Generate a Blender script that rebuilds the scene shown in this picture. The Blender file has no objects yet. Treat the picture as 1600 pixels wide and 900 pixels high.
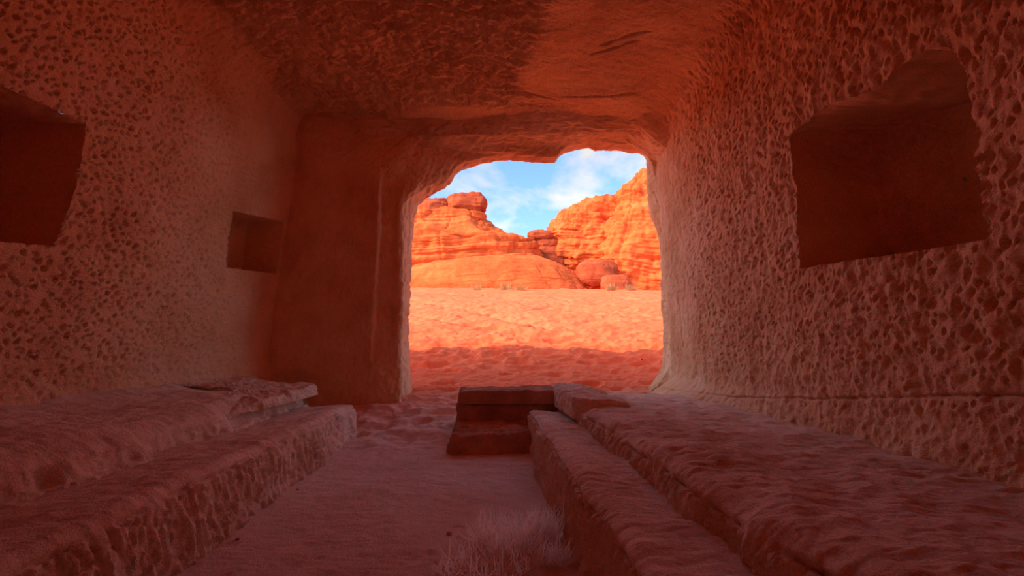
import bpy, math, random
import numpy as np
from mathutils import Matrix, Vector, Euler

# ------------------------------------------------------------------ camera, sky, sun, exposure
scene = bpy.context.scene
F = 600.0                                   # focal length in pixels of the 1600x900 frame
PITCH = math.atan(90 / F)
YAW = math.atan(45 / (F * math.cos(PITCH) + 90 * math.sin(PITCH)))
CAM = np.array([0.0, 0.0, 1.4])
cam_data = bpy.data.cameras.new('camera')
cam_data.sensor_width = 36.0
cam_data.lens = 36.0 * F / 1600.0
cam_data.clip_end = 1000
cam = bpy.data.objects.new('camera', cam_data)
scene.collection.objects.link(cam)
cam.location = CAM
cam.rotation_euler = (math.pi / 2 + PITCH, 0, -YAW)
scene.camera = cam

scene.view_settings.view_transform = 'Standard'
scene.view_settings.look = 'None'
scene.view_settings.exposure = 1.40
scene.view_settings.gamma = 1.0
scene.view_settings.use_curve_mapping = False
scene.cycles.max_bounces = 14
scene.cycles.diffuse_bounces = 12
scene.cycles.use_denoising = True
scene.cycles.sample_clamp_indirect = 10.0

SUN_AZ = math.radians(68)                   # light travels to +y and a little to +x (from behind left)
SUN_EL = math.radians(34)
sun_data = bpy.data.lights.new('sun', 'SUN')
sun_data.energy = 2.4
sun_data.angle = math.radians(0.6)
sun_data.color = (1.0, 0.52, 0.29)
sun = bpy.data.objects.new('sun', sun_data)
scene.collection.objects.link(sun)
d = Vector((math.sin(SUN_AZ) * math.cos(SUN_EL), math.cos(SUN_AZ) * math.cos(SUN_EL), -math.sin(SUN_EL)))
sun.rotation_euler = d.to_track_quat('-Z', 'Y').to_euler()
sun.location = (-20, -25, 30)

world = bpy.data.worlds.new('desert_sky')
scene.world = world
world.use_nodes = True


SKY = 0.164


def build_world():
    nt = world.node_tree
    nt.nodes.clear()
    N = nt.nodes.new
    L = nt.links.new
    out = N('ShaderNodeOutputWorld')
    bg = N('ShaderNodeBackground')
    bg.inputs['Strength'].default_value = 1.0
    L(bg.outputs[0], out.inputs[0])
    tc = N('ShaderNodeTexCoord')
    sep = N('ShaderNodeSeparateXYZ')
    L(tc.outputs['Generated'], sep.inputs[0])
    base = N('ShaderNodeTexSky')
    base.sky_type = 'NISHITA'
    base.sun_disc = False
    base.sun_elevation = SUN_EL
    base.sun_rotation = math.pi + SUN_AZ
    base.altitude = 700
    base.air_density = 1.0
    base.dust_density = 3.0
    base.ozone_density = 3.0
    bg.inputs['Strength'].default_value = SKY
    hs = N('ShaderNodeHueSaturation'); hs.inputs['Saturation'].default_value = 1.1
    L(base.outputs[0], hs.inputs['Color'])
    bw = N('ShaderNodeRGBToBW')
    L(base.outputs[0], bw.inputs[0])
    cloud = N('ShaderNodeVectorMath'); cloud.operation = 'SCALE'
    cloud.inputs[0].default_value = (1.36, 1.30, 1.22)
    L(bw.outputs[0], cloud.inputs['Scale'])
    # clouds live on a flat layer overhead: divide by height
    add = N('ShaderNodeMath'); add.operation = 'ADD'; add.inputs[1].default_value = 0.35
    ab = N('ShaderNodeMath'); ab.operation = 'ABSOLUTE'
    L(sep.outputs['Z'], ab.inputs[0]); L(ab.outputs[0], add.inputs[0])
    div = N('ShaderNodeVectorMath'); div.operation = 'DIVIDE'
    comb = N('ShaderNodeCombineXYZ')
    for i in range(3):
        L(add.outputs[0], comb.inputs[i])
    L(tc.outputs['Generated'], div.inputs[0]); L(comb.outputs[0], div.inputs[1])
    mp = N('ShaderNodeMapping'); mp.inputs['Location'].default_value = (3.32, 1.9, 0.6)
    mp.inputs['Scale'].default_value = (1, 1, 1.0)
    L(div.outputs[0], mp.inputs[0])
    big = N('ShaderNodeTexNoise'); big.inputs['Scale'].default_value = 4.2
    big.inputs['Detail'].default_value = 9; big.inputs['Roughness'].default_value = 0.58
    big.inputs['Distortion'].default_value = 0.25
    L(mp.outputs[0], big.inputs['Vector'])
    cr = N('ShaderNodeValToRGB')
    cr.color_ramp.elements[0].position = 0.46
    cr.color_ramp.elements[0].color = (0, 0, 0, 1)
    cr.color_ramp.elements[1].position = 0.70
    cr.color_ramp.elements[1].color = (1, 1, 1, 1)
    L(big.outputs['Fac'], cr.inputs[0])
    mix = N('ShaderNodeMix'); mix.data_type = 'RGBA'
    L(cloud.outputs[0], mix.inputs['B'])
    L(cr.outputs[0], mix.inputs['Factor']); L(hs.outputs[0], mix.inputs['A'])
    L(mix.outputs['Result'], bg.inputs['Color'])


build_world()

# ------------------------------------------------------------------ helpers
R = Euler(cam.rotation_euler).to_matrix()


KY = 0.75                                   # plan depths below are in units of 0.75 m; widths and heights in metres


def ray(px, py):
    v = R @ Vector(((px - 800) / F, (450 - py) / F, -1.0))
    return np.array([v[0], v[1] / KY, v[2]])


def P(px, py, x=None, y=None, z=None):
    """point seen at a pixel, on the plane x=, y= or z="""
    d = ray(px, py)
    if x is not None:
        t = (x - CAM[0]) / d[0]
    elif y is not None:
        t = (y - CAM[1]) / d[1]
    else:
        t = (z - CAM[2]) / d[2]
    return CAM + d * t


rng = np.random.RandomState(7)
PERM = rng.permutation(4096).astype(np.int64)
GRAD = rng.normal(size=(4096, 3)); GRAD /= np.linalg.norm(GRAD, axis=1)[:, None]
RND = rng.rand(4096, 5)


def hsh(i, j, k):
    return PERM[(PERM[(PERM[i & 4095] + j) & 4095] + k) & 4095]


def noise(p):
    """gradient noise, p (...,3) -> about -1..1"""
    sh = p.shape[:-1]
    q = p.reshape(-1, 3)
    i = np.floor(q).astype(np.int64)
    f = q - i
    u = f * f * f * (f * (f * 6 - 15) + 10)
    out = 0
    for a in (0, 1):
        wx = u[:, 0] if a else 1 - u[:, 0]
        for b in (0, 1):
            wy = u[:, 1] if b else 1 - u[:, 1]
            for c in (0, 1):
                wz = u[:, 2] if c else 1 - u[:, 2]
                g = GRAD[hsh(i[:, 0] + a, i[:, 1] + b, i[:, 2] + c)]
                out = out + wx * wy * wz * (g[:, 0] * (f[:, 0] - a) + g[:, 1] * (f[:, 1] - b) + g[:, 2] * (f[:, 2] - c))
    return (out * 1.6).reshape(sh)


def fbm(p, octaves=4, gain=0.5, ridged=False):
    s, a = 0, 1.0
    for o in range(octaves):
        n = noise(p * (2.03 ** o) + 17.3 * o)
        s = s + a * ((0.5 - np.abs(n)) if ridged else n)
        a *= gain
    return s


def v3(*c):
    return np.stack(np.broadcast_arrays(*c), axis=-1).astype(float)


def sstep(a, b, x):
    t = np.clip((x - a) / (b - a), 0, 1)
    return t * t * (3 - 2 * t)


def pits(u, v, cell, seed, ang=0.9, stretch=1.5, dens=0.85, rmin=0.28, rvar=0.30):
    """pick marks: depth 0..1 of small tilted hollows"""
    c, s = math.cos(ang), math.sin(ang)
    a = (u * c + v * s) / (cell * stretch)
    b = (-u * s + v * c) / cell
    ia, ib = np.floor(a).astype(np.int64), np.floor(b).astype(np.int64)
    out = np.zeros_like(a)
    for da in (-1, 0, 1):
        for db in (-1, 0, 1):
            h = hsh(ia + da, ib + db, np.int64(seed))
            r = RND[h]
            x = a - (ia + da + 0.15 + 0.7 * r[..., 0])
            y = b - (ib + db + 0.15 + 0.7 * r[..., 1])
            rad = rmin + rvar * r[..., 2]
            q = (x * x + y * y) / (rad * rad)
            depth = np.where(r[..., 3] < dens, 0.35 + 0.65 * r[..., 4], 0)
            sh = np.clip(1 - q, 0, 1) ** 0.75
            sh = sh * (1.0 + 0.55 * np.clip(x / rad, -1, 1))
            out = np.maximum(out, depth * sh)
    return out


def link(name, me, mat, parent=None, label=None, cat=None, group=None, kind=None):
    ob = bpy.data.objects.new(name, me)
    scene.collection.objects.link(ob)
    if mat is not None:
        me.materials.append(mat)
    if parent is not None:
        ob.parent = parent
    if label: ob['label'] = label
    if cat: ob['category'] = cat
    if group: ob['group'] = group
    if kind: ob['kind'] = kind
    return ob


def empty(name, loc, label=None, cat=None, group=None, kind=None):
    ob = bpy.data.objects.new(name, None)
    scene.collection.objects.link(ob)
    ob.location = (loc[0], loc[1] * KY, loc[2])
    ob.empty_display_size = 0.2
    if label: ob['label'] = label
    if cat: ob['category'] = cat
    if group: ob['group'] = group
    if kind: ob['kind'] = kind
    return ob


def raw_mesh(name, verts, faces, smooth=True):
    """faces: (n,4) or (n,3) int array"""
    me = bpy.data.meshes.new(name)
    n, k = faces.shape
    me.vertices.add(len(verts))
    verts = np.array(verts, dtype=np.float32)
    verts[:, 1] *= KY
    me.vertices.foreach_set('co', np.ascontiguousarray(verts, dtype=np.float32).ravel())
    me.loops.add(n * k)
    me.loops.foreach_set('vertex_index', np.ascontiguousarray(faces, dtype=np.int32).ravel())
    me.polygons.add(n)
    me.polygons.foreach_set('loop_start', np.arange(0, n * k, k, dtype=np.int32))
    me.polygons.foreach_set('loop_total', np.full(n, k, dtype=np.int32))
    me.polygons.foreach_set('use_smooth', np.full(n, smooth))
    me.update(calc_edges=True)
    me.validate()
    return me


def grid_faces(nu, nv, wrap=False):
    i = np.arange(nu - 1)[:, None]
    m = nv if wrap else nv - 1
    j = np.arange(m)[None, :]
    j2 = (j + 1) % nv
    a = i * nv + j; b = i * nv + j2; c = (i + 1) * nv + j2; dd = (i + 1) * nv + j
    return np.stack([a, b, c, dd], axis=-1).reshape(-1, 4)


def grid_mesh(name, G, keep=None, wrap=False, flip=False):
    nu, nv = G.shape[:2]
    f = grid_faces(nu, nv, wrap)
    if keep is not None:
        f = f[keep.reshape(-1)]
        used = np.zeros(nu * nv, bool); used[f.ravel()] = True
        remap = np.cumsum(used) - 1
        f = remap[f]
        V = G.reshape(-1, 3)[used]
    else:
        V = G.reshape(-1, 3)
    if flip:
        f = f[:, ::-1]
    return raw_mesh(name, V, f)


def normals(G, wrap=False):
    du = np.gradient(G, axis=0)
    if wrap:
        dv = (np.roll(G, -1, 1) - np.roll(G, 1, 1)) / 2
    else:
        dv = np.gradient(G, axis=1)
    n = np.cross(du, dv)
    l = np.linalg.norm(n, axis=-1, keepdims=True)
    return n / np.maximum(l, 1e-9)


def smooth_axis(G, axis, it, lock_ends=True):
    G = G.copy()
    for _ in range(it):
        A = np.moveaxis(G, axis, 0)
        B = A.copy()
        B[1:-1] = 0.25 * A[:-2] + 0.5 * A[1:-1] + 0.25 * A[2:]
        G = np.moveaxis(B, 0, axis)
    return G


def resample(poly, step):
    poly = np.asarray(poly, float)
    seg = np.linalg.norm(np.diff(poly, axis=0), axis=1)
    cum = np.concatenate([[0], np.cumsum(seg)])
    n = max(4, int(cum[-1] / step) + 1)
    t = np.linspace(0, cum[-1], n)
    return np.stack([np.interp(t, cum, poly[:, k]) for k in range(poly.shape[1])], axis=-1)


def poly_sd(Y, Z, poly):
    """signed distance to a polygon (negative inside) and the nearest point"""
    pts = np.stack([Y, Z], -1)
    best = np.full(Y.shape, 1e9); near = np.zeros(pts.shape)
    inside = np.zeros(Y.shape, bool)
    n = len(poly)
    for k in range(n):
        a = np.array(poly[k]); b = np.array(poly[(k + 1) % n])
        ab = b - a
        t = np.clip(((pts - a) @ ab) / max(ab @ ab, 1e-12), 0, 1)
        q = a + t[..., None] * ab
        dd = np.linalg.norm(pts - q, axis=-1)
        m = dd < best
        best = np.where(m, dd, best); near[m] = q[m]
        cond = (a[1] > Z) != (b[1] > Z)
        with np.errstate(divide='ignore', invalid='ignore'):
            xi = a[0] + (Z - a[1]) * (b[0] - a[0]) / (b[1] - a[1] if b[1] != a[1] else 1e-12)
        inside ^= cond & (Y < xi)
    return np.where(inside, -best, best), near


# ------------------------------------------------------------------ materials
def rock_material(name, c_lo, c_mid, c_hi, scale=1.2, grain=60.0, bump=0.35, bump_dist=0.01, strata=0.0,
                  strata_scale=(0.25, 0.25, 3.0), dark=None, rough=0.95):
    m = bpy.data.materials.new(name)
    m.use_nodes = True
    nt = m.node_tree
    N = nt.nodes.new; L = nt.links.new
    bs = nt.nodes['Principled BSDF']
    bs.inputs['Roughness'].default_value = rough
    bs.inputs['Specular IOR Level'].default_value = 0.15
    geo = N('ShaderNodeNewGeometry')
    n1 = N('ShaderNodeTexNoise'); n1.inputs['Scale'].default_value = scale
    n1.inputs['Detail'].default_value = 8; n1.inputs['Roughness'].default_value = 0.62
    L(geo.outputs['Position'], n1.inputs['Vector'])
    fac = n1.outputs['Fac']
    if strata > 0:
        mp = N('ShaderNodeMapping'); mp.inputs['Scale'].default_value = strata_scale
        L(geo.outputs['Position'], mp.inputs[0])
        n2 = N('ShaderNodeTexNoise'); n2.inputs['Scale'].default_value = 1.0
        n2.inputs['Detail'].default_value = 6; n2.inputs['Roughness'].default_value = 0.65
        L(mp.outputs[0], n2.inputs['Vector'])
        mx = N('ShaderNodeMix'); mx.inputs['Factor'].default_value = strata
        L(n1.outputs['Fac'], mx.inputs['A']); L(n2.outputs['Fac'], mx.inputs['B'])
        fac = mx.outputs['Result']
    cr = N('ShaderNodeValToRGB')
    e = cr.color_ramp.elements
    e[0].position = 0.33; e[0].color = (*c_lo, 1)
    e[1].position = 0.68; e[1].color = (*c_hi, 1)
    k = e.new(0.5); k.color = (*c_mid, 1)
    L(fac, cr.inputs[0])
    g = N('ShaderNodeTexNoise'); g.inputs['Scale'].default_value = grain
    g.inputs['Detail'].default_value = 4; g.inputs['Roughness'].default_value = 0.7
    L(geo.outputs['Position'], g.inputs['Vector'])
    gr = N('ShaderNodeMapRange')
    gr.inputs['From Min'].default_value = 0.3; gr.inputs['From Max'].default_value = 0.7
    gr.inputs['To Min'].default_value = 0.80; gr.inputs['To Max'].default_value = 1.20
    L(g.outputs['Fac'], gr.inputs['Value'])
    mul = N('ShaderNodeVectorMath'); mul.operation = 'SCALE'
    L(cr.outputs[0], mul.inputs[0]); L(gr.outputs[0], mul.inputs['Scale'])
    col = mul.outputs[0]
    L(col, bs.inputs['Base Color'])
    bp = N('ShaderNodeBump'); bp.inputs['Strength'].default_value = bump
    bp.inputs['Distance'].default_value = bump_dist
    g2 = N('ShaderNodeTexNoise'); g2.inputs['Scale'].default_value = grain * 0.3
    g2.inputs['Detail'].default_value = 6; g2.inputs['Roughness'].default_value = 0.75
    L(geo.outputs['Position'], g2.inputs['Vector'])
    ad = N('ShaderNodeMath'); ad.operation = 'MULTIPLY_ADD'; ad.inputs[1].default_value = 1.6
    L(g2.outputs['Fac'], ad.inputs[0]); L(g.outputs['Fac'], ad.inputs[2])
    L(ad.outputs[0], bp.inputs['Height'])
    L(bp.outputs[0], bs.inputs['Normal'])
    return m


M_WALL = rock_material('carved_sandstone', (0.70, 0.38, 0.20), (0.825, 0.51, 0.29), (0.89, 0.60, 0.385), 1.1, 70, 0.8, 0.014)
M_CEIL = rock_material('ceiling_sandstone', (0.68, 0.36, 0.18), (0.80, 0.48, 0.25), (0.86, 0.54, 0.30), 0.9, 45, 0.8, 0.02)
M_BENCH = rock_material('bench_sandstone', (0.72, 0.52, 0.37), (0.84, 0.66, 0.50), (0.90, 0.75, 0.61), 2.2, 80, 0.8, 0.014)
M_BLOCK = rock_material('weathered_block_stone', (0.36, 0.19, 0.12), (0.48, 0.25, 0.16), (0.60, 0.34, 0.23), 3.0, 70, 0.5, 0.008)
M_FLOOR = rock_material('trodden_sand', (0.78, 0.56, 0.43), (0.86, 0.66, 0.52), (0.91, 0.73, 0.60), 1.5, 110, 0.9, 0.010)
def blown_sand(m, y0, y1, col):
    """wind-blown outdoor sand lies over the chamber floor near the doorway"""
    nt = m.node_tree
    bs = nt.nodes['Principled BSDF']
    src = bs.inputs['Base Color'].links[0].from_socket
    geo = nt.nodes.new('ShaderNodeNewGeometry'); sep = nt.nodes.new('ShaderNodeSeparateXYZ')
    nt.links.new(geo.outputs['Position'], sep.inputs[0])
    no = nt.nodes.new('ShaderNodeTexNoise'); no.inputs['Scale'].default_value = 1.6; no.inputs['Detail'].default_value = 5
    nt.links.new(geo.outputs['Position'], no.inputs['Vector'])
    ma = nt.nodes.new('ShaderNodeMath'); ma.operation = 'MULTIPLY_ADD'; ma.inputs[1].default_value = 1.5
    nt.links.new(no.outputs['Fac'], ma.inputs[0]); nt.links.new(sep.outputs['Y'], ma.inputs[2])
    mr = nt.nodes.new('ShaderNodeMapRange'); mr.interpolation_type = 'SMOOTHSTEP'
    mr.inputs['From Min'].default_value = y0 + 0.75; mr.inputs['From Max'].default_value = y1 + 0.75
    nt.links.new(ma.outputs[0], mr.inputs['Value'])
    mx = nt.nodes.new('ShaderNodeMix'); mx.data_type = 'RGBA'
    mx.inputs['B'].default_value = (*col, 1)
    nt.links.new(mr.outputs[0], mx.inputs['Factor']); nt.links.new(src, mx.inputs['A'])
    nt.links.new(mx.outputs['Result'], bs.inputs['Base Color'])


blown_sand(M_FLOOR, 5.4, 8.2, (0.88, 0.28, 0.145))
M_SAND = rock_material('desert_sand', (0.85, 0.165, 0.066), (0.89, 0.19, 0.078), (0.92, 0.22, 0.094), 0.5, 60, 0.3, 0.01)
M_CLIFF = rock_material('layered_cliff_rock', (0.40, 0.074, 0.019), (0.66, 0.138, 0.037), (0.83, 0.215, 0.066), 0.5, 7, 0.6, 0.06,
                        strata=0.5, strata_scale=(0.12, 0.12, 1.1))
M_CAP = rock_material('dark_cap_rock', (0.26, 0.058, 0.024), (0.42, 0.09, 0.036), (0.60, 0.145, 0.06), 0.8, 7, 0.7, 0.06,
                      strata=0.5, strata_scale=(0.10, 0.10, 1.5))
M_STRAW = rock_material('dry_straw', (0.90, 0.80, 0.70), (0.95, 0.88, 0.80), (0.97, 0.92, 0.86), 8, 90, 0.0, 0.001)
def let_light_through(m, amount):
    nt = m.node_tree
    bs = nt.nodes['Principled BSDF']; out = nt.nodes['Material Output']
    tr = nt.nodes.new('ShaderNodeBsdfTranslucent'); mx = nt.nodes.new('ShaderNodeMixShader')
    nt.links.new(bs.inputs['Base Color'].links[0].from_socket, tr.inputs['Color'])
    mx.inputs[0].default_value = amount
    nt.links.new(bs.outputs[0], mx.inputs[1]); nt.links.new(tr.outputs[0], mx.inputs[2])
    nt.links.new(mx.outputs[0], out.inputs['Surface'])


let_light_through(M_STRAW, 0.6)
M_TWIG = rock_material('pale_green_straw', (0.40, 0.46, 0.28), (0.50, 0.54, 0.36), (0.58, 0.60, 0.44), 8, 90, 0.0, 0.001)
M_SHRUB = rock_material('dusty_shrub', (0.30, 0.20, 0.09), (0.40, 0.27, 0.12), (0.52, 0.36, 0.18), 3, 40, 0.0, 0.001)

# ------------------------------------------------------------------ the chamber: walls and ceiling
ZC = 5.80                                   # ceiling height
RC = 0.55                                   # rounding where wall meets ceiling


def xl(y, z):
    return -4.06 + 0.05 * (y - 4.5) + 0.035 * (z - 0.8)


def xr(y, z):
    return 3.2 + 0.065 * (y - 3) - 0.005 * (z - 0.8)


CRACK = [(2.0, 1.17), (3.05, 1.09), (4.7, 0.90), (6.9, 0.70), (9.0, 0.62)]


def disp_wall(y, s, side):
    """depth into the rock (+) of the carved side walls"""
    p = v3(y, s, 0 * y + 5 * side)
    d = 0.07 * noise(p * 0.55) + 0.025 * noise(p * 1.7)
    low = sstep(0.55, 1.6, s + 0.25 * noise(p * 1.3))          # less pitted near the bench
    far = 1 - 0.75 * sstep(7.2, 9.2, y)                       # smoother towards the doorway
    up = 1.0 + 0.3 * sstep(2.5, 4.5, s) * (side > 0)
    warp = 0.03 * noise(p * 6)
    if side < 0:
        big = pits(y + warp, s + warp, 0.082, 2, 0.95, 1.35, 0.80, 0.20, 0.20)
        sm = pits(y + warp, s - warp, 0.055, 8, 0.75, 1.5, 0.55, 0.20, 0.18)
        amp = 0.042
    else:
        near = sstep(4.5, 2.2, y)
        big = pits(y + warp, s + warp, 0.125, 4, 2.0, 1.3, 0.8, 0.15, 0.17)
        sm = pits(y + warp, s - warp, 0.075, 10, 2.2, 1.5, 0.75, 0.16, 0.17)
        amp = 0.044
        big = big * (0.55 + 0.45 * near)
    amp = amp * (0.35 + 0.65 * low) * far * up
    d = d + amp * np.maximum(big, 0.75 * sm)
    d = d + (0.010 if side < 0 else 0.028) * fbm(p * 6.0, 4) * (0.5 + 0.5 * far)
    if side > 0:
        zc = np.interp(y, [c[0] for c in CRACK], [c[1] for c in CRACK]) + 0.012 * noise(v3(y * 2.5, 0 * y, 0 * y))
        g = np.exp(-((s - zc) / 0.010) ** 2) * (0.55 + 0.45 * noise(v3(y * 1.1, 0 * y + 3, 0 * y)))
        d = d + 0.055 * np.clip(g, 0, 1)
        d = d - 0.05 * sstep(0.9, 0.55, s)                     # foot flares out
        d = d - 0.35 * sstep(0.95, 0.50, s) ** 2 * sstep(6.0, 8.8, y)
    else:
        d = d - 0.06 * sstep(1.15, 0.8, s)
    return d


def disp_ceil(x, y):
    p = v3(x, y, 0 * x + 2.2)
    d = 0.10 * noise(p * 0.45) + 0.04 * noise(p * 1.3)
    patch = sstep(-0.15, 0.35, noise(p * v3(0.5, 0.42, 1.0) + 4.0) + 0.9 * sstep(1.6, -0.2, x) * sstep(9.3, 8.3, y) - 0.35 * sstep(1.2, 2.4, x))
    w = noise(p * 2.2) * 0.35
    q = v3(x * 3.2 + w, y * 5.5 + w, 0 * x + 7)
    rough = fbm(q, 4, 0.55, True)
    d = d + 0.115 * rough * patch + 0.03 * fbm(q * 3.1, 3, 0.6, True) * (0.25 + 0.75 * patch)
    d = d + 0.012 * fbm(p * 6, 3)
    # a few long cracks
    for (x0, y0, x1, y1) in ((2.3, 6.2, 1.7, 6.6), (1.4, 8.3, 2.6, 8.0), (0.2, 8.2, 1.4, 8.5), (1.6, 6.9, 2.2, 6.5)):
        ax, ay = x1 - x0, y1 - y0
        ll = math.hypot(ax, ay)
        t = ((x - x0) * ax + (y - y0) * ay) / ll
        o = np.abs((x - x0) * (-ay) + (y - y0) * ax) / ll + 0.03 * noise(p * 4)
        d = d + 0.05 * np.exp(-(o / 0.02) ** 2) * sstep(-0.1, 0.1, t) * sstep(ll + 0.1, ll - 0.1, t)
    return d


# rows along y, finer where the camera looks
YS = np.concatenate([np.linspace(-4.0, 1.9, 26), np.exp(np.linspace(math.log(2.1), math.log(9.75), 520))])
NS_W, NS_A, NS_C = 440, 36, 340


def section(y):
    """cross-section of the room at depth y: points, normals into the rock, wall parameter, blend"""
    zt = ZC - RC
    sl = np.linspace(0.0, zt, NS_W)
    pts, nrm, s, w = [], [], [], []
    pts.append(v3(xl(y, sl), 0 * sl + y, sl)); nrm.append(v3(-1 + 0 * sl, 0 * sl, 0 * sl)); s.append(sl); w.append(0 * sl)
    a = np.linspace(0, math.pi / 2, NS_A + 2)[1:-1]
    xt = xl(y, zt)
    pts.append(v3(xt + RC * (1 - np.cos(a)), 0 * a + y, zt + RC * np.sin(a)))
    nrm.append(v3(-np.cos(a), 0 * a, np.sin(a))); s.append(zt + RC * a); w.append(sstep(0.2, 1.35, a))
    xa, xb = xt + RC, xr(y, zt) - RC
    c = np.linspace(xa, xb, NS_C)
    pts.append(v3(c, 0 * c + y, 0 * c + ZC)); nrm.append(v3(0 * c, 0 * c, 1 + 0 * c)); s.append(0 * c + zt + RC * 1.57); w.append(1 + 0 * c)
    a = a[::-1]
    xt = xr(y, zt)
    pts.append(v3(xt - RC * (1 - np.cos(a)), 0 * a + y, zt + RC * np.sin(a)))
    nrm.append(v3(np.cos(a), 0 * a, np.sin(a))); s.append(zt + RC * a); w.append(sstep(0.5, 1.5, a))
    sl = sl[::-1]
    pts.append(v3(xr(y, sl), 0 * sl + y, sl)); nrm.append(v3(1 + 0 * sl, 0 * sl, 0 * sl)); s.append(sl); w.append(0 * sl)
    return [np.concatenate(k) for k in (pts, nrm, s, w)]


secs = [section(y) for y in YS]
SP = np.stack([k[0] for k in secs]); SN = np.stack([k[1] for k in secs])
SS = np.stack([k[2] for k in secs]); SW = np.stack([k[3] for k in secs])
CM1 = NS_W + NS_A // 2
CM2 = NS_W + NS_A + NS_C + NS_A // 2

# niches, as outlines on the wall (y, z)
def on_left(px, py):
    p = P(px, py, x=-4.0)
    for _ in range(6):
        p = P(px, py, x=xl(p[1], p[2]))
    return (p[1], p[2])


def on_right(px, py):
    p = P(px, py, x=3.2)
    for _ in range(8):
        p = P(px, py, x=xr(p[1], p[2]))
    return (p[1], p[2])


a0, a1 = on_left(137, 195), on_left(85, 385)
t0_, t1_ = on_left(0, 130), on_left(0, 377)
def extend(p, q, y):
    k = (y - p[0]) / (q[0] - p[0]); return (y, p[1] + k * (q[1] - p[1]))
NICHE_L1 = [a0, a1, extend(a1, t1_, 2.5), extend(a0, t0_, 2.5)]
b = [on_left(370, 330), on_left(357, 418)]
NICHE_L2 = [b[0], b[1], (9.50, on_left(440, 430)[1]), (9.50, on_left(452, 352)[1])]
NICHE_R = [on_right(*q) for q in ((1228, 212), (1252, 420), (1400, 397), (1540, 374), (1532, 310), (1518, 225), (1502, 140),
                                  (1488, 92), (1470, 72), (1440, 78), (1405, 98), (1375, 128), (1335, 150), (1290, 165), (1250, 195))]


def cut_wall(name, cols, side, niches, mat, label):
    Pt = SP[:, cols].copy(); Nn = SN[:, cols]; S = SS[:, cols].copy(); W = SW[:, cols]
    Y = Pt[..., 1].copy()
    keep_v = np.full(Y.shape, 1e9)
    for poly in niches:
        sd, near = poly_sd(Y, S, poly)
        m = np.abs(sd) < 0.008 + 0.0012 * np.abs(Y)
        Y = np.where(m, near[..., 0], Y); S = np.where(m, near[..., 1], S)
    xf = xl if side < 0 else xr
    flat = S <= ZC - RC
    Pt[..., 1] = Y
    Pt[..., 0] = np.where(flat & (W == 0), xf(Y, S), Pt[..., 0])
    Pt[..., 2] = np.where(flat & (W == 0), S, Pt[..., 2])
    fade = np.ones(Y.shape)
    D = (1 - W) * disp_wall(Y, S, side) + W * disp_ceil(Pt[..., 0], Y)
    Pt = Pt + Nn * D[..., None]
    keep = np.ones((Y.shape[0] - 1, Y.shape[1] - 1), bool)
    yc = (Y[1:, 1:] + Y[:-1, :-1] + Y[1:, :-1] + Y[:-1, 1:]) / 4
    sc = (S[1:, 1:] + S[:-1, :-1] + S[1:, :-1] + S[:-1, 1:]) / 4
    for poly in niches:
        sd, _ = poly_sd(yc, sc, poly)
        keep &= ~(sd < 0)
    me = grid_mesh(name, Pt, keep)
    return link(name, me, mat, label=label, kind='structure')


def niche(poly, side, depth, parent, label, lift=0.0, taper=0.94):
    """the hollow behind an opening: rim, sides and back in one surface"""
    ring = resample(list(poly) + [poly[0]], 0.02)[:-1]
    # soften the corners slightly
    y, z = ring[:, 0], ring[:, 1]
    xf = xl if side < 0 else xr
    x = xf(y, z) + side * disp_wall(y, z, side)
    rows = [v3(x - side * 0.0, y, z)]
    cy, cz = y.mean(), z.mean()
    nd = max(8, int(depth / 0.025))
    for k in range(1, nd + 1):
        t = k / nd
        sc = 1 + (taper - 1) * t
        rows.append(v3(x * (1 - t) + t * (xf(cy, cz) + side * depth) * np.ones_like(x), cy + (y - cy) * sc, cz + (z - cz) * sc + lift * t))
    last = rows[-1]
    for k in range(1, 40):
        t = k / 40
        c = np.array([last[:, 0].mean(), cy, cz + lift])
        rows.append(last * (1 - t) + c * t)
    G = np.stack(rows)
    n = normals(G, wrap=True)
    # orient into the rock
    c = np.array([xf(cy, cz), cy, cz])
    if np.mean(np.sum(n * (G - c), -1)) < 0:
        n = -n
    w = np.ones(G.shape[:2]); w[0] = 0; w[1] = 0.3; w[2] = 0.7
    p = G
    dd = 0.03 * noise(p * 1.5) + 0.014 * fbm(p * 7, 3) + 0.022 * pits(p[..., 1] + 0.4 * p[..., 0], p[..., 2] + 0.3 * p[..., 0], 0.085, 21)
    G = G + n * (dd * w)[..., None]
    me = grid_mesh('niche', G, wrap=True)
    return link('niche', me, M_WALL, parent=parent, label=label)


wl = cut_wall('wall_left', slice(0, CM1 + 1), -1, [NICHE_L1, NICHE_L2], M_WALL, 'pick-marked red sandstone wall with two niches, left of the doorway')
niche(NICHE_L1, -1, 1.3, wl, 'large dark square niche high on the left wall')
niche(NICHE_L2, -1, 0.55, wl, 'small square niche beside the corner of the left wall')
wr = cut_wall('wall_right', slice(CM2, None), 1, [NICHE_R], M_WALL, 'coarsely pitted red sandstone wall with one big niche, right of the doorway')
niche(NICHE_R, 1, 1.0, wr, 'big dark niche with a wavy slanting top edge')
cs = slice(CM1, CM2 + 1)
Dc = (1 - SW[:, cs]) * disp_wall(SP[:, cs, 1], SS[:, cs], -1) + SW[:, cs] * disp_ceil(SP[:, cs, 0], SP[:, cs, 1])
half = NS_C // 2
Dr = (1 - SW[:, cs]) * disp_wall(SP[:, cs, 1], SS[:, cs], 1) + SW[:, cs] * disp_ceil(SP[:, cs, 0], SP[:, cs, 1])
Dc[:, NS_A:] = Dr[:, NS_A:]
link('ceiling', grid_mesh('ceiling', SP[:, cs] + SN[:, cs] * Dc[..., None]), M_CEIL, label='rough red rock ceiling with flaking chisel marks', kind='structure')

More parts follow.
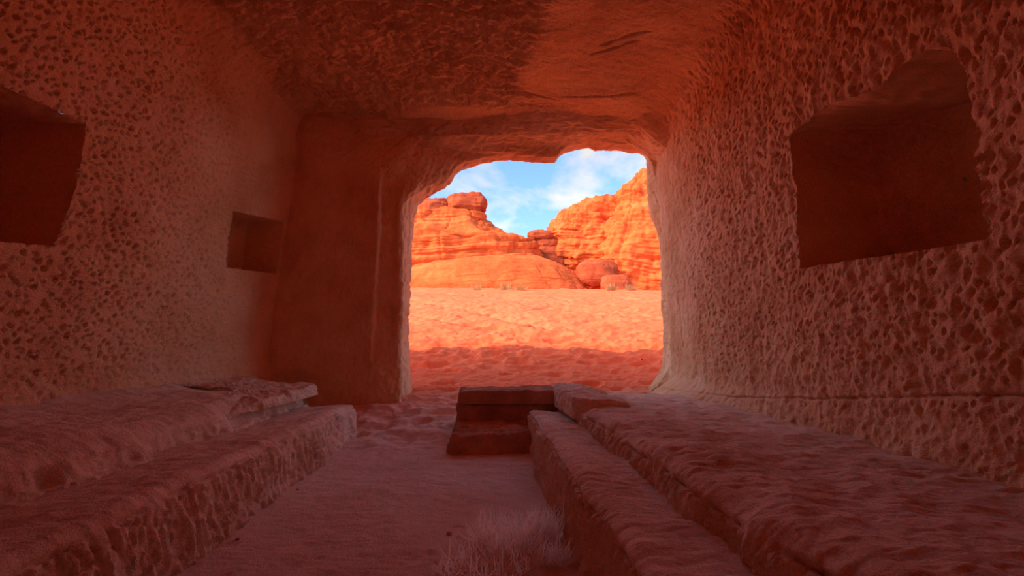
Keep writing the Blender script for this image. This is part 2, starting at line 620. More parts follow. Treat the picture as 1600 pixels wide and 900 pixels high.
# wall behind the camera
yy = np.linspace(-4.6, 3.9, 60); zz = np.linspace(-0.2, 6.1, 44)
G = v3(yy[:, None] + 0 * zz[None], -3.9 + 0 * yy[:, None] * zz[None], zz[None] + 0 * yy[:, None])
G[..., 1] += 0.08 * fbm(G * 1.5, 3)
link('wall_back', grid_mesh('wall_back', G), M_WALL, label='plain carved rock wall at the back of the chamber', kind='structure')

# ------------------------------------------------------------------ the doorway wall
YLIP = 10.7
LIP = [  # pixel outline of the opening, and which key station each point belongs to
    (644, 640, 0.0), (643, 610, 0.06), (641, 560, 0.18), (640, 500, 0.35), (642, 440, 0.52), (647, 380, 0.72), (650, 345, 0.86),
    (655, 322, 1.0), (668, 311, 1.15), (690, 297, 1.35), (704, 287, 1.5), (712, 276, 1.6), (726, 266, 1.75), (745, 260, 1.9), (775, 253, 2.05),
    (800, 253, 2.15), (830, 256, 2.28), (855, 255, 2.36), (868, 255, 2.42), (873, 247, 2.46), (882, 241, 2.5), (900, 236, 2.57), (920, 230.5, 2.66),
    (930, 235, 2.7), (950, 236, 2.78), (965, 235, 2.84), (985, 240, 2.95), (1000, 239, 3.05), (1009, 243, 3.25), (1012, 262, 3.6), (1013, 300, 3.95), (1016, 335, 4.1),
    (1027, 368, 4.22), (1030, 410, 4.36), (1033, 480, 4.58), (1035, 540, 4.78), (1032, 570, 4.86), (1023, 590, 4.92), (1008, 606, 4.97), (985, 622, 5.0)]
KEY_I = [(-3.95, 9.62, -.3), (-3.78, 9.62, 5.2), (-3.4, 9.45, 6.0), (2.95, 8.5, 6.0), (3.78, 8.5, 5.3), (3.72, 8.5, -.3)]
KEY_A = [(-2.6, 9.60, -.3), (-2.5, 9.60, 4.7), (-2.3, 9.55, 5.62), (2.9, 9.1, 5.76), (3.58, 9.1, 5.2), (3.62, 9.1, -.3)]
KEY_B = [(-2.02, 9.60, -.3), (-1.98, 9.60, 4.55), (-1.5, 9.6, 5.50), (3.0, 9.5, 5.73), (3.60, 9.5, 5.2), (3.66, 9.5, -.3)]
KEY_C = [(-1.47, 9.80, -.3), (-1.60, 9.82, 4.1), (-0.9, 10.0, 5.42), (2.95, 10.0, 5.78), (3.66, 10.0, 5.3), (3.72, 10.0, -.3)]
lip = np.array([[*P(a, b, y=YLIP), k] for a, b, k in LIP])
lip[0, 2] = -0.3; lip[-1, 2] = -0.3
NU = 520
seg = np.concatenate([[0], np.cumsum(np.linalg.norm(np.diff(lip[:, :3], axis=0), axis=1))])
tt = np.linspace(0, seg[-1], NU)
LP = np.stack([np.interp(tt, seg, lip[:, k]) for k in range(3)], -1)
KK = np.interp(tt, seg, lip[:, 3])
LP = LP + 0.02 * np.stack([noise(v3(tt * 2.5, 0 * tt, 0 * tt)), 0 * tt, noise(v3(tt * 2.5, 0 * tt + 9, 0 * tt))], -1)
def key(K):
    K = np.array(K)
    return np.stack([np.interp(KK, np.arange(6), K[:, c]) for c in range(3)], -1)
cen = np.array([0.95, 0, 1.5])
out = LP - cen; out[:, 1] = 0; out /= np.linalg.norm(out, axis=1)[:, None]
HT = 6.6                                    # top of the outcrop the chamber is cut into
KEY_O = [(-22, 11.6, -.5), (-22, 11.6, 6.3), (-6, 11.3, HT), (7, 11.3, HT), (16, 11.6, 6.3), (16, 11.6, -.5)]
KI, KA, KB, KC, KO = key(KEY_I), key(KEY_A), key(KEY_B), key(KEY_C), key(KEY_O)
KO[:, 2] -= 0.3 * sstep(1.5, 2.2, KK) * sstep(3.6, 3.0, KK)
L0 = LP + out * 0.02; L0[:, 1] = 10.35
L1 = LP.copy()
L2 = LP + out * 0.10; L2[:, 1] = 10.95
L3 = LP + out * 0.8; L3[:, 1] = 11.15
ctrl = [KI, KA, KB, KC, L0, L1, L2, L3, KO]
counts = [50, 44, 30, 30, 18, 12, 12, 40]
rows = []
for k in range(8):
    n = counts[k]
    for i in range(n):
        t = i / n
        rows.append(ctrl[k] * (1 - t) + ctrl[k + 1] * t)
rows.append(ctrl[-1])
G = np.stack(rows)
# soften the arrises between the strips but keep the lip outline
S1 = smooth_axis(G, 0, 10)
nb = sum(counts[:4])
G[:nb - 4] = S1[:nb - 4]
G = smooth_axis(G, 0, 1)
G = smooth_axis(G, 1, 1)
# the plain wall stands a little proud of the pilaster strip beside the jamb
strip = sstep(-2.03, -1.97, G[..., 0]) * sstep(-0.9, -1.3, G[..., 0]) * sstep(0.9, 1.5, G[..., 2]) * sstep(5.0, 4.5, G[..., 2]) * (G[..., 1] < 9.79)
G[..., 1] += 0.10 * strip * sstep(9.79, 9.70, G[..., 1])
n = normals(G)
ref = np.array([0.9, 9.0, 2.5])
if np.mean(np.sum(n[:60] * (G[:60] - ref), -1)) < 0:
    n = -n
p = G
w = np.ones(G.shape[:2]); w[0] = 0
innerw = np.zeros(G.shape[0]); innerw[:counts[0] + counts[1]] = 1
smw = sstep(0, 1, innerw)[:, None] * np.ones((1, NU))
dd = 0.05 * noise(p * 0.9) * w + 0.018 * fbm(p * 4.5, 4)
dd = dd + 0.026 * pits(p[..., 0] + 0.3 * p[..., 1], p[..., 2], 0.075, 31, 0.7)
lintel = sstep(1.4, 2.0, KK) * sstep(3.6, 3.0, KK)
dd = dd + lintel[None, :] * (0.05 * (fbm(p * v3(1.5, 3.5, 3.5), 4, 0.55, True) - 0.3)) * sstep(10.6, 10.0, p[..., 1])
G = G + n * dd[..., None]
link('wall_front', grid_mesh('wall_front', G), M_WALL, label='thick rock wall pierced by the wide ragged doorway', kind='structure')

# the outside of the outcrop (roof, flanks and back), which shades the sand before the door
def sheet(fn, nu, nv):
    a = np.linspace(0, 1, nu)[:, None]; b = np.linspace(0, 1, nv)[None, :]
    return fn(a + 0 * b, b + 0 * a)
G = sheet(lambda a, b: v3(-22 + 38 * a, -7 + 18.4 * b, HT + 0.25 * np.sin(3 * a) * 0 + 0 * a), 90, 60)
edge = sstep(8.3 - 14, 16 - 16, 0)
G[..., 2] = np.interp(G[..., 0], [-22, -6, 7, 16], [6.3, HT, HT, 6.3]) + 0.42 * fbm(G * 0.55, 4) + 0.35 * sstep(11.4, 7, G[..., 1])
rk = empty('outcrop', (0, 2, 0), label='sandstone outcrop the chamber is carved into', kind='structure')
def rock_part(name, G):
    G = G.copy(); G[..., 1] -= 2
    return link(name, grid_mesh(name, G), M_CLIFF, parent=rk)
rock_part('outcrop_top', G)
rock_part('outcrop_flank', sheet(lambda a, b: v3(-22 + 0 * a, -7 + 18.5 * a, -1 + 7.4 * b), 30, 20))
rock_part('outcrop_flank', sheet(lambda a, b: v3(16 + 0 * a, -7 + 18.5 * a, -1 + 7.4 * b), 30, 20))
rock_part('outcrop_rear', sheet(lambda a, b: v3(-22 + 38 * a, -7 + 0 * a, -1 + 8.2 * b), 30, 20))

# ------------------------------------------------------------------ floor of the chamber
xs = np.linspace(-4.4, 3.9, 330)
ys = np.concatenate([np.linspace(-4.2, 1.9, 20), np.exp(np.linspace(math.log(2.0), math.log(10.75), 420))])
X, Y = np.meshgrid(xs, ys, indexing='ij')
def floor_z(X, Y):
    p = v3(X, Y, 0 * X)
    z = 0.02 * noise(p * 0.8) + 0.012 * fbm(p * 5, 3) + 0.006 * fbm(p * 22, 2)
    drift = np.interp(Y, [6.3, 7.4, 8.4, 9.5, 10.7, 12], [0.0, 0.05, 0.17, 0.34, 0.53, 0.74])
    dune = 0.06 * fbm(p * 2.4 + 3, 3) - 0.05 * pits(X, Y, 0.34, 41, 0.4, 1.6, 0.8)
    return z + drift + dune * sstep(6.6, 8.4, Y)
G = v3(X, Y, floor_z(X, Y))
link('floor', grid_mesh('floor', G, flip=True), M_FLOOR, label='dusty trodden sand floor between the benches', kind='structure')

# ------------------------------------------------------------------ sand slope outside
def sand_z(X, Y):
    base = np.interp(Y, [10, 10.7, 13, 17, 25, 36, 46, 50, 60, 110], [0.42, 0.53, 0.86, 1.50, 2.85, 4.72, 6.45, 6.85, 7.2, 8.0])
    p = v3(X, Y, 0 * X)
    z = base + 0.10 * noise(p * 0.35) * sstep(10.5, 16, Y)
    ang = 0.35
    q = v3(X * math.cos(ang) + Y * math.sin(ang), (-X * math.sin(ang) + Y * math.cos(ang)) * 1.7, 0 * X)
    rip = fbm(q * 0.75, 3, 0.55, True)
    fade = sstep(11, 14, Y) * (1 - 0.3 * sstep(30, 45, Y))
    z = z + 0.24 * (rip - 0.3) * fade + 0.05 * fbm(q * 2.6, 3, 0.55, True) + 0.02 * fbm(p * 5, 2)
    z = z - 0.17 * pits(X, Y, 0.62, 51, 0.5, 1.6, 0.6, 0.22, 0.24) * (1 - 0.5 * sstep(20, 34, Y)) * sstep(10.3, 11.5, Y)
    # two trodden tracks running up from left to right
    for (x0, y0, x1, y1) in ((-6.0, 36.0, 3.2, 19.0), (-5.5, 27.0, 3.6, 16.0)):
        ax, ay = x1 - x0, y1 - y0; ll = math.hypot(ax, ay)
        t = ((X - x0) * ax + (Y - y0) * ay) / ll
        o = ((X - x0) * (-ay) + (Y - y0) * ax) / ll + 0.5 * noise(p * 0.4)
        step = 0.6 + 0.4 * np.sin(t * 5.0)
        z = z - 0.34 * np.exp(-(o / 0.42) ** 2) * sstep(0, 2, t) * sstep(ll, ll - 2, t) * step
    return z - 0.25 * sstep(10.8, 10.3, Y)
an = np.linspace(-1.02, 1.02, 430)
rr = np.exp(np.linspace(math.log(10.3), math.log(105), 560))
A, RR = np.meshgrid(an, rr, indexing='ij')
X = 0.9 + (RR - 6.0) * np.tan(A * 0.98) * 0.8
G = v3(X, RR, sand_z(X, RR))
link('ground', grid_mesh('ground', G, flip=True), M_SAND, label='sunlit orange desert sand slope outside the doorway', kind='structure')

# ------------------------------------------------------------------ stone benches
def ygrid(y0, y1, n):
    lo = max(y0, 1.2)
    a = np.exp(np.linspace(math.log(lo), math.log(y1), n))
    if y0 < lo:
        a = np.concatenate([np.linspace(y0, lo, 12)[:-1], a])
    return a


def bench(name, prof, y0, y1, label, mat=M_BENCH, side=-1, amp=0.03, chip=0.05, zvar=0.03, seed=0.0, nrows=380, endr=0.10, xvar=0.03, floor=-0.1, step=0.014, group=None):
    pr = resample(prof, step)
    pr = smooth_axis(pr, 0, 14)
    ysb = ygrid(y0, y1, nrows)
    rows = []
    for y in ysb:
        rows.append(v3(pr[:, 0], 0 * pr[:, 0] + y, pr[:, 1]))
    top = pr[:, 1].max()
    for k in range(1, 8):                      # rounded end
        t = k / 7 * math.pi / 2
        rows.append(v3(pr[:, 0], 0 * pr[:, 0] + y1 + endr * math.sin(t), np.minimum(pr[:, 1], top - endr * (1 - math.cos(t)))))
    for k in range(1, 40):
        z = (top - endr) + (floor - top + endr) * k / 39
        rows.append(v3(pr[:, 0], 0 * pr[:, 0] + y1 + endr + 0.03 * k / 39, np.minimum(pr[:, 1], z)))
    G = np.stack(rows)
    px = v3(G[..., 0] * 0 + seed, G[..., 1], 0 * G[..., 0])
    G[..., 2] += zvar * noise(px * 0.9) * sstep(floor, floor + 0.4, G[..., 2])
    G[..., 0] += xvar * noise(px * 1.3 + 5)
    n = normals(G)
    if n[len(ysb) // 2, :, 2].sum() < 0:
        n = -n
    p = G + seed
    riser = sstep(0.75, 0.3, np.abs(n[..., 2]))
    edge = sstep(0.25, 0.5, riser) * sstep(0.98, 0.6, riser)
    dd = 0.02 * noise(p * 1.5) + amp * (0.4 * fbm(p * v3(5, 3.0, 5), 4) )
    # chisel strokes down the risers
    dd = dd + riser * (0.022 * fbm(v3(p[..., 0] * 3, p[..., 1] * 17 + 5.0 * p[..., 2], p[..., 2] * 5), 4, 0.65) + 0.03 * noise(p * v3(1, 2.2, 2.5)) - 0.022 * pits(G[..., 1] + 0.05 * noise(p * 5), G[..., 2], 0.085, 61, 1.2, 1.4, 0.6, 0.14, 0.16))
    # broken arris
    dd = dd - chip * edge * np.clip(0.35 + fbm(v3(p[..., 1] * 3.0, 0 * p[..., 1], 0 * p[..., 1] + seed), 3), 0, 1)
    # drift of sand and pocks on the tread
    dd = dd + (1 - riser) * (0.010 * fbm(p * v3(3, 8, 3), 3) - 0.008 * pits(G[..., 0], G[..., 1], 0.13, 71, 0.3, 1.5, 0.3) + 0.006 * fbm(p * v3(6, 20, 6), 3))
    G = G + n * dd[..., None]
    me = grid_mesh(name, G)
    return link(name, me, mat, label=label, cat='bench', group=group)


bench('stone_bench', [(-2.72, .50), (-2.6, .50), (-2.0, .535), (-1.93, .47), (-1.89, .2), (-1.86, -.12)], -1.0, 8.15,
      'lower rock-cut bench with chiselled front, left of the sandy floor', seed=1.0)
bench('stone_bench', [(-4.35, .95), (-4.0, .92), (-3.5, .82), (-2.98, .765), (-2.78, .68), (-2.66, .50), (-2.6, .25)], -1.0, 8.35,
      'upper rock-cut ledge with broken front edge, along the left wall', seed=4.0, chip=0.10, amp=0.05, zvar=0.04, xvar=0.06)
bench('stone_bench', [(1.18, .50), (1.1, .50), (.72, .525), (.64, .47), (.63, .2), (.60, -.12)], -1.0, 7.25,
      'narrow lower rock-cut bench right of the sandy floor', seed=7.0)
bench('stone_bench', [(3.75, .55), (3.3, .58), (2.4, .62), (1.45, .71), (1.22, .70), (1.14, .62), (1.10, .4), (1.08, .25)], -1.0, 8.4,
      'broad upper rock-cut ledge running along the right wall', seed=11.0, chip=0.07, amp=0.05, zvar=0.035, xvar=0.04)


# free-shaped stones: a plan outline lifted to a block
def slab(name, outline, z0, ztop, mat, parent=None, label=None, cat=None, edge=0.05, seed=0.0, amp=0.02, step=0.018, group=None, batter=0.02, loc=(0, 0, 0)):
    """outline: closed (x, y) list; ztop: number or function(x, y)"""
    ring = resample(list(outline) + [outline[0]], step)[:-1]
    r3 = np.concatenate([ring[-12:], ring, ring[:12]])
    r3 = smooth_axis(r3, 0, 8); ring = r3[12:-12]
    c = ring.mean(0)
    zt = (lambda x, y: ztop + 0 * x) if not callable(ztop) else ztop
    rows = []
    top0 = zt(ring[:, 0], ring[:, 1])
    nh = max(6, int((top0.mean() - z0) / 0.018))
    rad = np.linalg.norm(ring - c, axis=1)
    o = (ring - c) / rad[:, None]
    for k in range(nh + 1):
        t = k / nh
        off = batter * (1 - t)
        z = z0 + (top0 - edge - z0) * t
        rows.append(v3(ring[:, 0] + o[:, 0] * off, ring[:, 1] + o[:, 1] * off, z))
    for k in range(1, 6):
        a = k / 5 * math.pi / 2
        q = ring - o * edge * (1 - math.cos(a))
        rows.append(v3(q[:, 0], q[:, 1], top0 - edge + edge * math.sin(a)))
    q0 = ring - o * edge
    for k in range(1, 34):
        t = k / 33
        q = q0 * (1 - t) + c * t
        rows.append(v3(q[:, 0], q[:, 1], zt(q[:, 0], q[:, 1]) * 1.0))
    G = np.stack(rows)
    n = normals(G, wrap=True)
    if n[-20:, :, 2].mean() < 0:
        n = -n
    n[-1] = (0, 0, 1)
    p = G + seed
    w = np.ones(G.shape[:2])
    w[-6:] = np.linspace(1, 0, 6)[:, None]
    dd = 0.022 * noise(p * 2.2) + amp * fbm(p * 6, 4) - 0.012 * pits(G[..., 0] + G[..., 1], G[..., 2] * 1.5 + G[..., 1], 0.08, 81)
    G = G + n * (dd * w)[..., None]
    G = G - np.array(loc)
    return link(name, grid_mesh(name, G, wrap=True), mat, parent=parent, label=label, cat=cat, group=group)


slab('stone_slab', [(-2.78, 5.9), (-2.60, 6.6), (-2.54, 7.4), (-2.52, 8.35), (-2.62, 8.5), (-3.3, 8.55), (-4.15, 8.6), (-4.15, 6.7), (-3.85, 7.15), (-3.4, 7.35), (-3.15, 7.1), (-3.02, 6.5), (-2.92, 6.0)],
     0.66, lambda x, y: 0.80 + 0.12 * sstep(-2.9, -4.0, x) + 0.02 * (y - 7.5) - 0.10 * sstep(6.8, 5.9, y), M_BENCH,
     label='curved weathered slab on the far end of the upper left ledge', cat='stone', edge=0.07, seed=3.3, amp=0.03)

st = empty('step_block', (0.4, 7.3, 0.0), label='dark stepped stone block at the end of the narrow right bench', cat='step')
LO = (0.4, 7.3, 0.0)
slab('lower_step', [(-0.42, 6.95), (0.66, 6.90), (0.68, 8.1), (-0.38, 8.1)], -0.12, lambda x, y: 0.27 + 0.05 * sstep(7.0, 7.8, y), M_BLOCK, st, 'rough low step of the block', seed=5.0, edge=0.07, loc=LO, amp=0.03, batter=0.06)
slab('middle_course', [(-0.38, 7.88), (1.22, 7.76), (1.22, 8.6), (-0.38, 8.6)], 0.05, 0.545, M_BLOCK, st, seed=6.0, edge=0.02, loc=LO)
slab('top_course', [(-0.37, 7.84), (1.14, 7.72), (1.14, 8.6), (-0.35, 8.6)], 0.55, lambda x, y: 0.735 + 0.01 * x, M_BLOCK, st, 'top slab above a long crack', seed=7.0, edge=0.035, loc=LO)
slab('stone_slab', [(1.06, 6.2), (1.25, 5.95), (1.75, 6.1), (1.82, 7.0), (1.66, 8.0), (1.16, 8.35), (1.04, 7.6)], 0.55,
     lambda x, y: 0.80 + 0 * x + 0.03 * sstep(7.0, 8.0, y) - 0.06 * sstep(1.35, 1.75, x), M_BENCH, label='raised worn slab at the far end of the right ledge, behind the stepped block', cat='stone', edge=0.06, seed=8.0)

# ------------------------------------------------------------------ cliffs
D_L, D_R = 58.0, 55.0


def mass(name, rows_px, D, depth_ratio, mat, parent=None, label=None, cat=None, shear=0.0, strat=0.30, rough=0.30, seed=0.0, nth=340, nz=170,
         tilt=0.0, loc=None, power=2.4, min_depth=2.0, grooves=()):
    """rows_px: (py, left px, right px) from top to bottom; a stacked-ring rock mass standing at distance D"""
    r = np.array(rows_px, float)
    py = np.linspace(r[0, 0], r[-1, 0], nz)
    lx = np.interp(py, r[:, 0], r[:, 1]); rx = np.interp(py, r[:, 0], r[:, 2])
    cols = []
    th = np.linspace(0, 2 * math.pi, nth, endpoint=False)
    ct, sn = np.cos(th), np.sin(th)
    e = 2 / power
    cx, sx = np.sign(ct) * np.abs(ct) ** e, np.sign(sn) * np.abs(sn) ** e
    rows = []
    def ring(a, b, scale=1.0, dz=0.0):
        xc = (a[0] + b[0]) / 2; hw = max((b[0] - a[0]) / 2, 0.05)
        dp = max(hw * depth_ratio, min_depth) if hw > 0.4 else hw
        x = xc + cx * hw * scale; y = D + sx * dp * scale
        return v3(x, y, 0 * x + (a[2] + b[2]) / 2 + dz)
    A = [P(l, q, y=D) for l, q in zip(lx, py)]; B = [P(q2, q, y=D) for q2, q in zip(rx, py)]
    hw0 = (B[0][0] - A[0][0]) / 2
    for k in range(14):                        # the top closes as a low dome
        t = k / 14
        rows.append(ring(A[0], B[0], math.sin(t * math.pi / 2) * 0.999 + 0.001, 0.0 + 0.05 * hw0 * math.cos(t * math.pi / 2)))
    for a, b in zip(A, B):
        rows.append(ring(a, b))
    G = np.stack(rows)
    zb = G[-1, :, 2].mean(); ztp = G[0, :, 2].mean()
    if shear:
        G[..., 2] += shear * (G[..., 0] - G[0, :, 0].mean()) * sstep(zb, ztp, G[..., 2])
    n = normals(G, wrap=True)
    c = G.mean((0, 1))
    if np.mean(np.sum(n * (G - c), -1)) < 0:
        n = -n
    n[:2] = (0, 0, 1)
    p = G + seed
    zz = G[..., 2] + tilt * G[..., 0] + 0.6 * noise(p * 0.12) + 0.12 * noise(p * 0.5)
    side = sstep(0.95, 0.5, np.abs(n[..., 2]))
    lay = fbm(v3(zz * 0.55 + seed, 0 * zz, 0.05 * p[..., 0]), 2) + 0.55 * fbm(v3(zz * 1.9, 0 * zz + 3 + seed, 0.1 * p[..., 0]), 3, 0.6)
    dd = strat * lay * side
    fr = np.abs(noise(v3(zz * 0.9 + 11 + seed, 0 * zz, 0.03 * p[..., 0])))
    dd = dd - 0.8 * strat * np.exp(-(fr / 0.05) ** 2) * side * sstep(-0.3, 0.3, noise(p * 0.25 + 9))
    jt = np.abs(noise(v3(p[..., 0] * 0.33, p[..., 1] * 0.33, p[..., 2] * 0.05 + seed)))
    dd = dd - 0.9 * strat * np.exp(-(jt / 0.035) ** 2) * side
    dd = dd + rough * fbm(p * 0.45, 5, 0.55) + 0.4 * rough * fbm(p * v3(1.1, 1.1, 0.35) + 7, 3, 0.5, True) * side
    w = np.ones(G.shape[:2]); w[0] = 0; w[1] = 0.3; w[2] = .6
    G = G + n * (dd * w)[..., None]
    if loc is not None:
        G = G - np.array(loc)
    return link(name, grid_mesh(name, G, wrap=True), mat, parent=parent, label=label, cat=cat)


def boulder(name, pxl, pxr, pyt, pyb, D, mat, parent=None, label=None, cat=None, seed=0.0, depth=0.8, loc=None, rough=0.12, power=3.0):
    a, b = P(pxl, pyb, y=D), P(pxr, pyt, y=D)
    c = (a + b) / 2; h = np.abs(b - a) / 2
    nth, nph = 110, 64
    th = np.linspace(0, 2 * math.pi, nth, endpoint=False)[None, :]
    ph = np.linspace(-math.pi / 2, math.pi / 2, nph)[:, None]
    e = 2 / power
    f = lambda q: np.sign(q) * np.abs(q) ** e
    G = v3(f(np.cos(ph)) * f(np.cos(th)) * h[0], f(np.cos(ph)) * f(np.sin(th)) * h[0] * depth, f(np.sin(ph)) * h[2] + 0 * th) + c
    n = normals(G, wrap=True)
    if np.mean(np.sum(n * (G - c), -1)) < 0:
        n = -n
    n[:2] = (0, 0, -1); n[-2:] = (0, 0, 1)
    p = G + seed
    s = min(h[0], h[2])
    dd = s * rough * (fbm(p * (1.2 / s) * 0.8, 5, 0.55) + 0.5 * fbm(v3(p[..., 2] * 3.2 / s, 0 * p[..., 0], 0.3 * p[..., 0]), 3))
    w = np.ones((nph, nth)); w[0] = w[-1] = 0
    G = G + n * (dd * w)[..., None]
    if loc is not None:
        G = G - np.array(loc)
    return link(name, grid_mesh(name, G, wrap=True), mat, parent=parent, label=label, cat=cat)


base = P(720, 450, y=D_L)
cl = empty('cliff', base, label='banded orange cliff with boulder caps, left of the gap of sky', cat='cliff')
mass('cliff_body', [(338, 606, 752), (346, 600, 760), (352, 597, 768), (360, 594, 780), (368, 592, 797), (374, 590, 822), (380, 588, 836), (390, 586, 842), (402, 584, 840), (425, 582, 846), (470, 578, 850)],
     D_L, 0.55, M_CLIFF, cl, seed=2.0, strat=0.32, rough=0.40, tilt=-0.10, loc=base)
mass('neck_ledge', [(331, 684, 750), (336, 680, 757), (345, 682, 758), (350, 690, 754)], D_L - 1.0, 0.75, M_CLIFF, cl, seed=5.0, strat=0.2, rough=0.2, nz=50, nth=200, loc=base)
boulder('cap_boulder', 700, 760, 305, 333, D_L - 1.0, M_CAP, cl, seed=1.0, loc=base, rough=0.16, power=3.4)
boulder('cap_boulder', 655, 706, 311, 345, D_L - 0.4, M_CAP, cl, seed=4.0, loc=base, rough=0.16)
boulder('cap_boulder', 614, 662, 320, 352, D_L - 0.2, M_CAP, cl, seed=9.0, loc=base, rough=0.16)
mass('rock_apron', [(401, 790, 838), (405, 740, 858), (411, 700, 872), (419, 655, 884), (430, 625, 897), (441, 605, 909), (452, 590, 918), (475, 570, 930)],
     D_L - 4.0, 0.62, M_CLIFF, cl, seed=8.0, strat=0.13, rough=0.16, tilt=-0.05, loc=base, power=2.1, label='smooth domed foot of the cliff')

base = P(1000, 452, y=D_R)
cr_ = empty('cliff', base, label='tall orange cliff with a vertical joint, right of the gap of sky', cat='cliff')
mass('cliff_body', [(316, 884, 1090), (322, 872, 1095), (332, 863, 1100), (347, 859, 1105), (368, 860, 1110), (390, 866, 1110), (420, 880, 1110), (470, 890, 1110)],
     D_R + 6, 0.5, M_CLIFF, cr_, seed=12.0, strat=0.36, rough=0.7, shear=0.16, tilt=0.12, loc=base)
mass('buttress', [(262, 1024, 1240), (270, 1008, 1250), (279, 992, 1260), (292, 978, 1270), (305, 967, 1280), (340, 962, 1290), (371, 948, 1300), (400, 942, 1300), (430, 946, 1300), (475, 950, 1300)],
     D_R, 0.35, M_CLIFF, cr_, seed=15.0, strat=0.36, rough=0.65, tilt=0.16, loc=base)

base = P(850, 450, y=D_R + 5)
sk = empty('rock_stack', base, label='balanced rock stack in the gap between the two cliffs', cat='rock')
boulder('boulder', 824, 864, 361, 376, D_R + 5, M_CAP, sk, seed=21.0, loc=base, power=2.6)
boulder('boulder', 836, 872, 373, 390, D_R + 5.2, M_CAP, sk, seed=24.0, loc=base, power=2.8)
boulder('boulder', 830, 884, 386, 420, D_R + 5.4, M_CAP, sk, seed=27.0, loc=base, power=2.8)
mass('pedestal', [(404, 828, 900), (425, 824, 915), (470, 820, 930)], D_R + 6, 0.6, M_CAP, sk, seed=29.0, strat=0.2, rough=0.3, nz=60, nth=160, loc=base)
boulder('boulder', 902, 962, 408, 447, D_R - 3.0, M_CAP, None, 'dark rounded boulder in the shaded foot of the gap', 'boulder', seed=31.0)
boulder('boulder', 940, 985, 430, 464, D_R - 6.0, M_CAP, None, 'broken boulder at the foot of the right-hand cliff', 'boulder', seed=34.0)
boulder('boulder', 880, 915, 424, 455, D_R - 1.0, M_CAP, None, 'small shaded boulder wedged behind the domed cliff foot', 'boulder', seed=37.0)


# ------------------------------------------------------------------ dry plants and litter
def blades(name, c, n, spread, height, mat, label, cat, seed, width=0.0038, curl=1.0, hollow=0.0, segs=6, lie=0.35, group=None, zf=None):
    r = np.random.RandomState(seed)
    ang = r.rand(n) * 2 * math.pi
    rad = spread * np.sqrt(hollow ** 2 + (1 - hollow ** 2) * r.rand(n))
    bx, by = rad * np.cos(ang), rad * np.sin(ang) * 0.8
    az = r.rand(n) * 2 * math.pi
    L = height * (0.45 + 0.8 * r.rand(n))
    elev = np.radians(10 + 75 * r.rand(n) ** (0.6 + lie))
    bend = (r.rand(n) - 0.35) * 2.2 * curl
    turn = (r.rand(n) - 0.5) * 3.0 * curl
    pos = np.stack([bx, by, (zf(c[0] + bx, c[1] + by) - c[2]) if zf else 0 * bx], -1)
    pts = [pos]
    for k in range(segs):
        e = elev - bend * (k / segs); a = az + turn * (k / segs)
        s = L / segs
        pos = pos + np.stack([s * np.cos(e) * np.cos(a), s * np.cos(e) * np.sin(a), s * np.sin(e)], -1)
        pts.append(pos)
    C = np.stack(pts, 1)                                # n, segs+1, 3
    floor_ = pts[0][:, 2][:, None]
    C[..., 2] = np.maximum(C[..., 2], floor_ + 0.004)
    w = width * (0.6 + 0.8 * r.rand(n))[:, None] * np.linspace(1, 0.35, segs + 1)[None]
    sd = np.stack([-np.sin(az), np.cos(az), 0 * az], -1)[:, None, :]
    rot = (r.rand(n) - 0.5) * 1.6
    sd = np.stack([np.cos(rot), np.sin(rot) * 0.6, 0.3 * (r.rand(n) - 0.5)], -1)[:, None, :]
    V = np.stack([C + sd * w[..., None], C - sd * w[..., None]], 2)   # n, segs+1, 2, 3
    idx = np.arange(n * (segs + 1) * 2).reshape(n, segs + 1, 2)
    fs = [np.stack([idx[:, :-1, 0], idx[:, :-1, 1], idx[:, 1:, 1], idx[:, 1:, 0]], -1).reshape(-1, 4)]
    me = raw_mesh(name, V.reshape(-1, 3), np.concatenate(fs), smooth=False)
    ob = link(name, me, mat, label=label, cat=cat, group=group)
    ob.location = (c[0], c[1] * KY, c[2])
    return ob


def fz(x, y):
    return float(floor_z(np.array([x]), np.array([y]))[0])
fzv = lambda x, y: floor_z(np.asarray(x), np.asarray(y))

blades('dry_grass', (0.20, 3.92, fz(.2, 3.92)), 700, 0.24, 0.21, M_STRAW, 'big pale tuft of dry curled grass on the sand floor', 'grass', 3, hollow=0.55, zf=fzv)
blades('dry_grass', (0.02, 3.58, fz(.02, 3.58)), 520, 0.30, 0.14, M_STRAW, 'flattened dry grass at the bottom edge, in front of the big tuft', 'grass', 5, lie=1.0, zf=fzv)
blades('dry_grass', (0.48, 4.05, fz(.48, 4.05)), 240, 0.10, 0.22, M_STRAW, 'slim dry tuft leaning against the narrow right bench', 'grass', 8, zf=fzv)
blades('dry_grass', (0.47, 3.65, fz(.47, 3.65)), 280, 0.14, 0.14, M_STRAW, 'small dry tuft between the big tuft and the narrow right bench', 'grass', 11, lie=0.8, zf=fzv)
blades('dry_grass', (0.28, 4.45, fz(.28, 4.45)), 140, 0.26, 0.08, M_STRAW, 'sparse dry stalks scattered behind the big tuft', 'grass', 13, lie=1.4, zf=fzv)
blades('dry_stalk', (-2.60, 5.90, 0.50), 7, 0.015, 0.11, M_STRAW, 'thin dry stalk growing at the foot of the upper left ledge', 'stalk', 15, curl=0.3, lie=0.0)


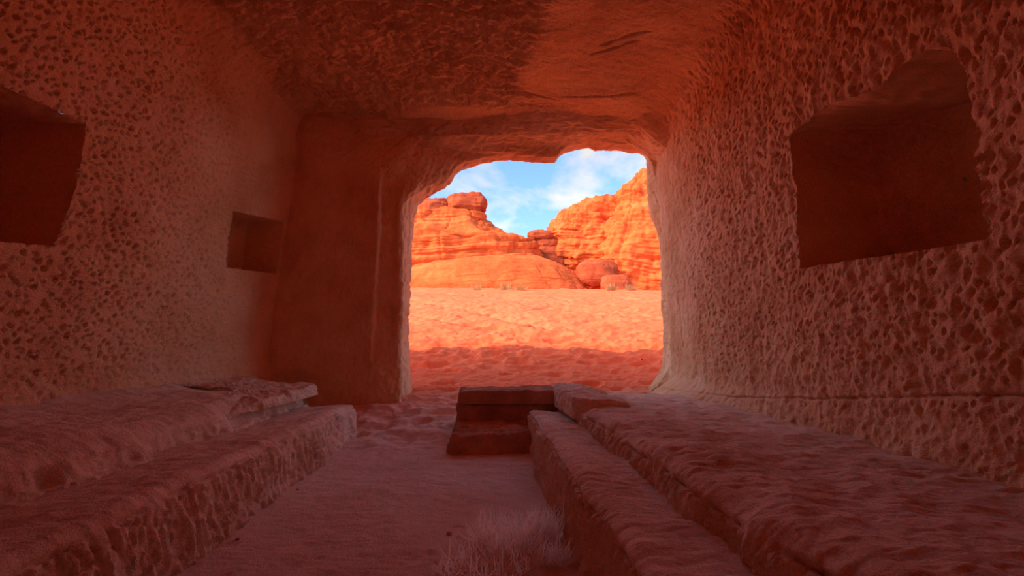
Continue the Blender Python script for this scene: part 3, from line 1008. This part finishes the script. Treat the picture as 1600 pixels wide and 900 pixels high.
def straw(name, p0, p1, rad, mat, label):
    p0, p1 = np.array(p0, float), np.array(p1, float)
    m = (p0 + p1) / 2 + np.array([0.006, 0.004, 0.008])
    t = np.linspace(0, 1, 9)[:, None]
    C = (1 - t) ** 2 * p0 + 2 * t * (1 - t) * m + t ** 2 * p1
    ax = (p1 - p0) / np.linalg.norm(p1 - p0)
    s = np.cross(ax, (0, 0, 1)); s /= np.linalg.norm(s); u = np.cross(s, ax)
    a = np.linspace(0, 2 * math.pi, 6, endpoint=False)
    G = C[:, None] + rad * (np.cos(a)[None, :, None] * s + np.sin(a)[None, :, None] * u) * (1 - 0.5 * t[:, None])
    return link(name, grid_mesh(name, G, wrap=True), mat, label=label, cat='straw')


q0, q1 = P(599, 869, z=0.02), P(610, 855, z=0.03)
straw('straw', q0, q1, 0.003, M_TWIG, 'short pale green straw lying on the sand floor')


def pebble(c, s, seed, mat, label, group=None):
    th = np.linspace(0, 2 * math.pi, 16, endpoint=False)[None]; ph = np.linspace(-math.pi / 2, math.pi / 2, 10)[:, None]
    G = v3(np.cos(ph) * np.cos(th) * s, np.cos(ph) * np.sin(th) * s * 0.8, np.sin(ph) * s * 0.6 + 0 * th)
    G = G * (1 + 0.25 * noise(G / s * 1.2 + seed))[..., None]
    ob = link('pebble', grid_mesh('pebble', G, wrap=True), mat, label=label, cat='pebble', group=group)
    ob.location = (c[0], c[1] * KY, c[2])


for k, (px, py, s, lab) in enumerate(((371, 843, 0.016, 'dark pebble on the floor near the left bench'), (702, 833, 0.02, 'dark clod on the floor beside the dry grass'),
                                      (465, 765, 0.012, 'small pebble close to the foot of the left bench'))):
    q = P(px, py, z=0.01)
    pebble((q[0], q[1], fz(q[0], q[1]) + s * 0.3), s, k * 3.1, M_BLOCK, lab)


def on_sand(px, py):
    d_ = ray(px, py)
    for t in np.arange(10.5, 70, 0.05):
        q = CAM + d_ * t / d_[1]
        if q[2] <= float(sand_z(np.array([q[0]]), np.array([q[1]]))[0]):
            return q
    return q


for k, (px, py, s, lab) in enumerate(((754, 462, 0.10, 'grey stone alone on the upper sand slope'), (1003, 562, 0.03, 'dark pebble on the shaded sand near the right jamb'),
                                      (687, 459, 0.07, 'small dark stone high on the sand by the left jamb'))):
    q = on_sand(px, py)
    pebble((q[0], q[1], q[2] + s * 0.25), s, 20 + k * 2.7, M_CAP, lab)
for k, (px, n, h, lab) in enumerate(((745, 120, 0.5, 'low dusty shrub at the left end of the cliff foot'), (790, 160, 0.6, 'dusty shrub below the middle of the domed cliff foot'), (813, 120, 0.5, 'dusty shrub just right of the middle of the domed cliff foot'),
                                     (955, 200, 0.6, 'yellowish shrub before the shaded gap in the cliffs'), (985, 160, 0.5, 'yellowish shrub before the right-hand cliff'))):
    q = on_sand(px, 453)
    yq = max(q[1], 43.0) if q[1] < 60 else 46.0
    q = P(px, 452, y=min(yq, 47.0))
    zq = float(sand_z(np.array([q[0]]), np.array([q[1]]))[0])
    blades('shrub', (q[0], q[1], zq - 0.03), n, 0.5, h, M_SHRUB, lab, 'shrub', 40 + k, width=0.02, segs=4, curl=0.6)
